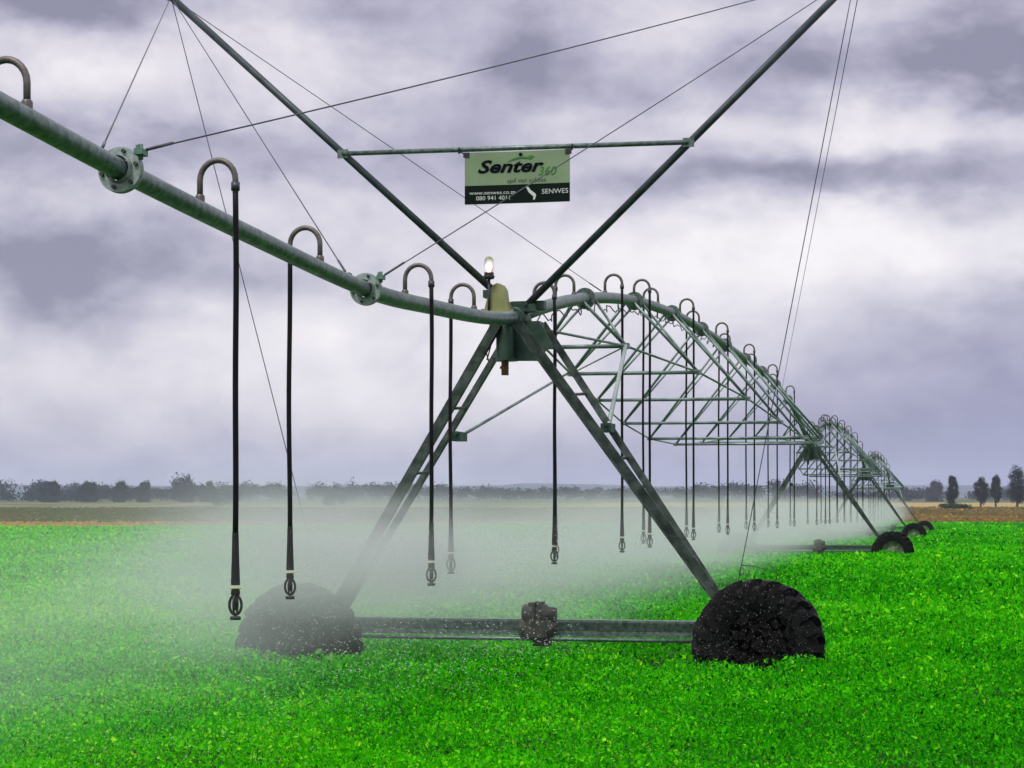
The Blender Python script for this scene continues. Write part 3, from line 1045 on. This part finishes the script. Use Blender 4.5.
# ------------------------------------------------------------------ sign board
SS = -.262
c0 = rayP(517, 177, SS)
tl_, tr_ = rayP(463, 153, SS), rayP(568, 149, SS)
exx = (tr_ - tl_).normalized(); ezz = (UP - exx * UP.dot(exx)).normalized(); eyy = ezz.cross(exx)
SWd = (tr_ - tl_).length; SHt = abs(rayP(517, 151, SS).z - rayP(517, 203, SS).z)
sg_ = thing('sign_board', 'rectangular green and dark printed sign board hanging from the mast crossbar', 'sign', c0)
sg_.rotation_euler = Matrix((exx, eyy, ezz)).transposed().to_euler()
EX, EY, EZ = Vector((1, 0, 0)), Vector((0, 1, 0)), Vector((0, 0, 1))
split = SHt * (.5 - .64)
# slightly bowed plate
def plate(z0_, z1_, y_off, th):
    m_ = MB(); nn = 10
    pts = []
    for s in (0, 1):
        for i in range(nn + 1):
            x_ = -SWd / 2 + SWd * i / nn
            yb = .012 * math.sin(math.pi * i / nn)
            for z_ in (z0_, z1_): pts.append((x_, y_off + yb + s * th, z_))
    fs = []
    o_ = (nn + 1) * 2
    for i in range(nn):
        a = i * 2
        fs += [(a, a + 2, a + 3, a + 1), (o_ + a, o_ + a + 1, o_ + a + 3, o_ + a + 2), (a, o_ + a, o_ + a + 2, a + 2), (a + 1, a + 3, o_ + a + 3, o_ + a + 1)]
    fs += [(0, 1, o_ + 1, o_), (nn * 2, o_ + nn * 2, o_ + nn * 2 + 1, nn * 2 + 1)]
    m_.add(pts, fs); return m_


plate(-SHt / 2, SHt / 2, 0, .008).build('board', M_SIGNT, sg_)
plate(-SHt / 2 + .001, split, -.003, .0025).build('dark_band', M_SIGND, sg_)


def sx_(f): return -SWd / 2 + SWd * f
def sz_(f): return SHt / 2 - SHt * f


def text(body, x0f, x1f, basef, hf, material, shear=0.0, bold=0.0, name='lettering'):
    """letters as solid print between two fractions of the board's width, standing on a base line"""
    cu = bpy.data.curves.new('t', 'FONT'); cu.body = body; cu.shear = shear; cu.offset = bold; cu.size = 1; cu.resolution_u = 3
    ob = bpy.data.objects.new('t', cu); COL.objects.link(ob)
    dg_ = bpy.context.evaluated_depsgraph_get()
    me = bpy.data.meshes.new_from_object(ob.evaluated_get(dg_))
    bpy.data.objects.remove(ob); bpy.data.curves.remove(cu)
    co_ = np.empty(len(me.vertices) * 3); me.vertices.foreach_get('co', co_); co_ = co_.reshape(-1, 3)
    x0, x1 = sx_(x0f), sx_(x1f)
    mn, mxx = co_[:, 0].min(), co_[:, 0].max()
    capz = .70
    X_ = x0 + (co_[:, 0] - mn) / (mxx - mn) * (x1 - x0)
    Z_ = sz_(basef) + co_[:, 1] / capz * hf * SHt
    Y_ = -.0045 + .012 * np.sin(np.pi * (X_ / SWd + .5))
    me.vertices.foreach_set('co', np.stack([X_, Y_, Z_], 1).ravel()); me.materials.clear(); me.materials.append(material); me.update()
    me.name = name
    return obj(name, me, None, sg_)


text('Senter', .125, .755, .395, .235, M_NAVY, .32, .028)
text('360', .70, .875, .475, .165, M_GREENINK, .25, .004)
text('spil van sukses', .405, .775, .60, .085, M_DARKINK, .15)
text('www.senwes.co.za', .045, .485, .815, .07, M_WHITEINK)
text('080 941 4011', .11, .43, .925, .08, M_WHITEINK)
text('SENWES', .735, .985, .835, .09, M_WHITEINK)


def flat(poly, material, name, y_=-.0055):
    m_ = MB(); m_.prism([Vector((sx_(a), y_ + .012 * math.sin(math.pi * a), sz_(c))) for a, c in poly], EY * .0008); return m_.build(name, material, sg_)


flat([(.40, .20), (.47, .13), (.55, .10), (.61, .115), (.61, .085), (.665, .105), (.62, .17), (.61, .145), (.53, .135), (.46, .165)], M_GREENINK, 'swoosh_mark')
flat([(.533 + .018 * math.cos(i * .7854), .065 + .036 * math.sin(i * .7854)) for i in range(8)], M_NAVY, 'dot_mark', -.0062)
flat([(.585, .70), (.605, .69), (.63, .76), (.675, .83), (.68, .87), (.665, .95), (.652, .94), (.655, .88), (.61, .80)], M_WHITEINK, 'emblem_mark')
# hooks up to the crossbar
for f in (.015, .985):
    hk = MB()
    corner = Vector((sx_(f), .006, SHt / 2 - .02))
    hk.box(corner, EX * .028, EY * .012, EZ * .022)
    px_, py_ = (459, 152) if f < .5 else (572, 148)
    barp = rayP(px_, py_, SS)
    loc = Matrix((exx, eyy, ezz)) @ (barp - c0)
    hk.tube([corner, corner.lerp(loc, .5) + EZ * .004, loc], .006, 6)
    hk.tube([loc + EY * (.028 * math.cos(i * .6283)) + EZ * (.026 * math.sin(i * .6283) + .012) for i in range(11)], .006, 6, False)
    hk.build('hook', M_BLACK, sg_)

# ------------------------------------------------------------------ sprinkler drops
def make_drop(side):
    """gooseneck leaves the pipe top and falls on one side; the hose is a unit long and stretched per copy"""
    r0 = thing('sprinkler_drop', 'x', 'sprinkler drop', (0, 0, 0), 'sprinkler drop hoses along the pipe')
    gm = MB()
    pts = [Vector((0, 0, .05)), Vector((0, 0, .16))]
    for i in range(1, 12):
        an = math.pi * i / 12
        pts.append(BD * (side * .10 * (1 - math.cos(an))) + UP * (.16 + .105 * math.sin(an)))
    pts += [BD * (side * .2) + UP * .16, BD * (side * .2) + UP * .09]
    gm.tube(pts, .0165, 12)
    gm.lathe((0, 0, .045), UP, [(0, .026), (.03, .026), (.04, .02)], 12)
    gm.build('gooseneck', M_GOOSE, r0)
    hm = MB(); hm.tube([Vector((0, 0, -i / 16)) + BD * (.004 * math.sin(math.pi * i / 16) * side + .004 * math.sin(2 * math.pi * i / 16 + 1.1) * math.sin(math.pi * i / 16)) for i in range(17)], .0155, 10)
    hm.build('hose', M_HOSE, r0, BD * (side * .2) + UP * .10)
    cm = MB(); cm.lathe((0, 0, .10), UP, [(0, .020), (0, .0235), (.045, .0235), (.045, .016)], 12)
    cm.build('hose_clamp', M_WIRE, r0, BD * (side * .2))
    wm = MB(); wm.lathe((0, 0, 0), UP, [(0, 0), (0, .0245), (.02, .0245), (.15, .020), (.28, .017), (.28, 0)], 16); sharp(wm.build('weight', M_WEIGHT, r0))
    smm = MB()
    smm.lathe((0, 0, 0), UP, [(-.045, 0), (-.045, .018), (-.03, .026), (-.008, .022), (.0, .022), (.0, 0)], 14)
    ringp = [Vector((0, 0, -.09)) + BD * (.034 * math.cos(i * .3142)) + UP * (.052 * math.sin(i * .3142)) for i in range(21)]
    smm.tube(ringp, .0075, 8, False)
    smm.tube([q_.x * 0 * UP + Vector((0, 0, -.09)) + PD * (.034 * math.cos(i * .3142)) + UP * (.056 * math.sin(i * .3142)) for i, q_ in enumerate(ringp)], .006, 8, False)
    smm.tube([(0, 0, -.04), (0, 0, -.12)], [.018, .008], 10)
    smm.lathe((0, 0, -.15), UP, [(-.02, 0), (-.02, .028), (-.008, .03), (0, .026), (.0, 0)], 16)
    sk = smm.build('sprinkler', M_SPRINK, r0)
    dp = MB(); dp.lathe((0, 0, -.004), UP, [(0, 0), (0, .03), (.004, .034), (.008, .03), (.008, 0)], 16); dp.build('spray_plate', M_DEFL, sk)
    return r0


PROTO = {1: make_drop(1), -1: make_drop(-1)}
used = {1: False, -1: False}


def put_drop(p, side, ground, label):
    if used[side]:
        o = copy_tree(PROTO[side])
    else:
        o = PROTO[side]; used[side] = True
    o.location = p
    o['label'] = label
    top = p.z + .10
    bottom = ground + 1.60
    ln = top - bottom
    lean = random.uniform(.0, .012)
    for ch in children(o):
        st = ch.name.split('.')[0]
        if st == 'hose':
            ch.scale = (1, 1, ln - .24)
        elif st in ('weight', 'sprinkler'):
            ch.location = BD * (side * .2) + UP * (bottom - p.z - (.03 if st == 'weight' else .045))
    return o


OVL = [(27, -1, 'drop hose cut by the top left corner, its pipe loop beside the outermost overhang'), (200, 1, 'nearest drop hose, falling in front of the overhang pipe just right of the outer flange'),
       (320, -1, 'drop hose falling behind the overhang pipe just left of the inner flange'), (405, 1, 'drop hose falling in front of the overhang pipe just right of the inner flange'),
       (474, -1, 'drop hose behind the overhang pipe, last before the near tower and crossing its left leg')]
for px, side, lab in OVL:
    put_drop(over_pt(t_of_px(px)), side, 0.0, lab)
ORD = ['first', 'second', 'third', 'fourth', 'fifth', 'sixth', 'seventh', 'eighth', 'ninth', 'tenth', 'eleventh', 'twelfth', 'thirteenth', 'fourteenth', 'fifteenth', 'sixteenth']
SP = [(534, 1), (574, -1), (605, 1), (634, 1), (658, -1), (680, 1), (699, -1), (716, 1), (730, -1), (744, 1), (756, -1), (768, 1), (777, -1), (786, 1), (798, -1)]
tl_s = [(t_of_px(px), sd_) for px, sd_ in SP]
for i, (t, sd_) in enumerate(tl_s):
    p = span_pt(0, t)
    lab = '%s drop hose past the near tower, on the %s of the nearest trussed span' % (ORD[i], 'right' if sd_ > 0 else 'left')
    put_drop(p, sd_, float(ground_z(p.x, p.y)), lab)
for k in (1, 2):
    for t, sd_ in tl_s:
        p = span_pt(k, t)
        o = put_drop(p, sd_, float(ground_z(p.x, p.y)), 'thin black drop hose hanging in mist from the %s trussed span' % ('second' if k == 1 else 'third, farthest'))
        o['group'] = 'drop hoses of the %s span' % ('second' if k == 1 else 'third')

# ------------------------------------------------------------------ spray and haze
def volume_mat(name, kind):
    m_ = bpy.data.materials.new(name)
    nt_, N_, L_ = nodes(m_)
    N_.remove(N_['Principled BSDF'])
    return m_, nt_, N_, L_


def spray_box(name, u0, u1, s0, s1, z0_, z1_, k_d, label, plumes=(), front=1.0):
    m_, nt_, N_, L_ = volume_mat(name, 0)

    def mt(op, a, b_=None, c_=None, clamp=False):
        n_ = N_.new('ShaderNodeMath'); n_.operation = op; n_.use_clamp = clamp
        for i, v_ in enumerate((a, b_, c_)):
            if v_ is None: continue
            if isinstance(v_, (int, float)): n_.inputs[i].default_value = v_
            else: L_.new(v_, n_.inputs[i])
        return n_.outputs[0]

    def mr(v_, a, c_, lo_=0.0, hi_=1.0):
        n_ = N_.new('ShaderNodeMapRange'); n_.interpolation_type = 'SMOOTHSTEP'; L_.new(v_, n_.inputs[0])
        n_.inputs[1].default_value = a; n_.inputs[2].default_value = c_; n_.inputs[3].default_value = lo_; n_.inputs[4].default_value = hi_
        return n_.outputs[0]
    tc_ = N_.new('ShaderNodeTexCoord'); sp2 = N_.new('ShaderNodeSeparateXYZ'); L_.new(tc_.outputs['Object'], sp2.inputs[0])
    u, s, z = sp2.outputs
    no = N_.new('ShaderNodeTexNoise'); no.inputs['Scale'].default_value = .55; no.inputs['Detail'].default_value = 3; no.inputs['Roughness'].default_value = .6
    mp = N_.new('ShaderNodeMapping'); mp.inputs['Scale'].default_value = (.6, 1, 1.7); L_.new(tc_.outputs['Object'], mp.inputs[0]); L_.new(mp.outputs[0], no.inputs['Vector'])
    lat = mt('MULTIPLY', mr(u, u0, -1.5), mr(u, u1, -.2))
    ver = mt('MULTIPLY', mr(z, .5, 1.0), mr(z, z1_, 1.2))
    end = mt('MULTIPLY', mr(s, s0, s0 + 5), mr(s, s1, s1 - 4))
    dn = mt('MULTIPLY', mt('MULTIPLY', lat, ver), mt('MULTIPLY', end, mr(no.outputs['Fac'], .32, .72, .15, 1.6)))
    dn = mt('MULTIPLY', dn, k_d)
    if front < 1:
        dn = mt('MULTIPLY', dn, mr(s, -2.5, 3.5, front, 1.0))
    if plumes:
        n5 = N_.new('ShaderNodeTexNoise'); n5.inputs['Scale'].default_value = 1.3; n5.inputs['Detail'].default_value = 4; n5.inputs['Roughness'].default_value = .65
        mp5 = N_.new('ShaderNodeMapping'); mp5.inputs['Scale'].default_value = (.45, 1.1, 1.6); mp5.inputs['Rotation'].default_value = (0, .18, 0)
        L_.new(tc_.outputs['Object'], mp5.inputs[0]); L_.new(mp5.outputs[0], n5.inputs['Vector'])
        wob = mt('MULTIPLY', mt('SUBTRACT', no.outputs['Fac'], .5), .9)
        sw_ = mt('ADD', s, wob)
        pa = None
        for ps, pu, wgt, lng, zc_, wf_ in plumes:
            du = mt('SUBTRACT', pu, u)                               # metres blown to the left
            wd_ = mt('MULTIPLY', mt('MULTIPLY_ADD', mt('MAXIMUM', du, 0.0), .16, .42), wf_)
            a1 = mt('DIVIDE', mt('SUBTRACT', sw_, ps), wd_)
            a2 = mt('DIVIDE', mt('SUBTRACT', z, mt('MULTIPLY_ADD', du, -.055, zc_)), mt('MULTIPLY', wd_, .62))
            g_ = mt('EXPONENT', mt('MULTIPLY', mt('ADD', mt('MULTIPLY', a1, a1), mt('MULTIPLY', a2, a2)), -.8))
            g_ = mt('MULTIPLY', g_, mt('MULTIPLY', mr(du, -.5, .25), mr(du, lng, .4)))
            g_ = mt('MULTIPLY', g_, wgt)
            pa = g_ if pa is None else mt('ADD', pa, g_)
        pa = mt('MULTIPLY', pa, mr(n5.outputs['Fac'], .34, .68, .15, 1.7))
        dn = mt('ADD', dn, mt('MULTIPLY', pa, mt('MULTIPLY', mr(z, .45, .7), mr(u, u0, u0 + 1.5))))
    vol = N_.new('ShaderNodeVolumePrincipled')
    vol.inputs['Color'].default_value = (.86, .92, .87, 1); vol.inputs['Anisotropy'].default_value = .25
    L_.new(dn, vol.inputs['Density'])
    L_.new(vol.outputs[0], N_['Material Output'].inputs['Volume'])
    b_ = MB()
    b_.box((0, 0, 0), Vector(((u1 - u0) / 2, 0, 0)), Vector((0, (s1 - s0) / 2, 0)), Vector((0, 0, (z1_ - z0_) / 2)))
    b_.v = [(x_ + (u0 + u1) / 2, y_ + (s0 + s1) / 2, z_ + (z0_ + z1_) / 2) for x_, y_, z_ in b_.v]
    o = b_.build(name, m_)
    rot = Matrix((BD, PD, UP)).transposed().to_euler()
    o.rotation_euler = rot; o.location = T0
    return tag(o, label, 'spray', kind='stuff')


PLUMES = [(t_of_px(px) * LS, .2 * sd_, wg, ln_, 1.30, 1.0) for (px, sd_, wg, ln_) in ((27, -1, .24, 3.0), (200, 1, .10, 3.6), (320, -1, .22, 3.6))]
PLUMES += [(t_of_px(405) * LS, .2, .85, 3.0, 1.55, .95), (t_of_px(474) * LS, -.2, 2.4, 3.0, 1.56, .95)]
PLUMES += [(t_of_px(px) * LS, .2 * sd_, .26, 4.5, 1.30, 1.0) for px, sd_ in SP[:3]]
s1_ = spray_box('sprinkler_spray', -6.5, 1.0, -11.5, 4, .4, 2.35, .014, 'white water mist blowing left from the drop heads in front of the near tower', PLUMES)
s3_ = spray_box('sprinkler_spray', -7.5, 1.2, -3, 40, .15, 2.3, .135, 'pale mist hanging under the nearest trussed span behind the near tower')
s2_ = spray_box('sprinkler_spray', -8, 1.8, 0, 80,   .1, 2.3, .125, 'pale mist under the second and third spans')
p = tower_at(1); s2_.location = p + PD * 2.6 + UP * -.1

n = 24000
dr_u = -8 + 10.9 * RNG.random(n) ** .8; dr_s = RNG.uniform(-12.5, 3, n); dr_z = .7 + 1.15 * RNG.random(n) ** 1.4
C = np.array(T0)[None, :] + dr_u[:, None] * np.array(BD)[None] + dr_s[:, None] * np.array(PD)[None]; C[:, 2] = dr_z
Vd = []; Fd = []
octv = np.array([(1, 0, 0), (-1, 0, 0), (0, 1, 0), (0, -1, 0), (0, 0, 1), (0, 0, -1)], float)
octf = np.array([(0, 2, 4), (2, 1, 4), (1, 3, 4), (3, 0, 4), (2, 0, 5), (1, 2, 5), (3, 1, 5), (0, 3, 5)])
rs = RNG.uniform(.0016, .0044, n) * np.where(dr_u > .9, .5, 1.15) * np.clip((dr_s + 16) / 12, .3, 1.1)
Q = octv[None] * rs[:, None, None] * np.array([1.5, 1.2, .85])[None, None]
Vd = (C[:, None, :] + Q).reshape(-1, 3)
Fd = (octf[None] + (np.arange(n) * 6)[:, None, None]).reshape(-1, 3)
dme = bpy.data.meshes.new('water_droplets'); dme.from_pydata(Vd.tolist(), [], Fd.tolist()); dme.update()
md = mat('water drop', (.75, .78, .78), rough=.12)
md.node_tree.nodes['Principled BSDF'].inputs['Transmission Weight'].default_value = .35
dro = obj('water_droplets', dme, md); tag(dro, 'fine bright water droplets flying off the near sprinkler heads', 'droplets', kind='stuff')

m_, nt_, N_, L_ = volume_mat('haze', 0)
vol = N_.new('ShaderNodeVolumePrincipled'); vol.inputs['Color'].default_value = (.70, .78, .98, 1); vol.inputs['Density'].default_value = .00018
L_.new(vol.outputs[0], N_['Material Output'].inputs['Volume'])
hz = MB(); hz.box((0, 3250, 39.5), Vector((4100, 0, 0)), Vector((0, 3400, 0)), Vector((0, 0, 43)))
hzo = hz.build('haze', m_); tag(hzo, 'thin bluish haze hanging over the whole plain', 'haze', kind='stuff')
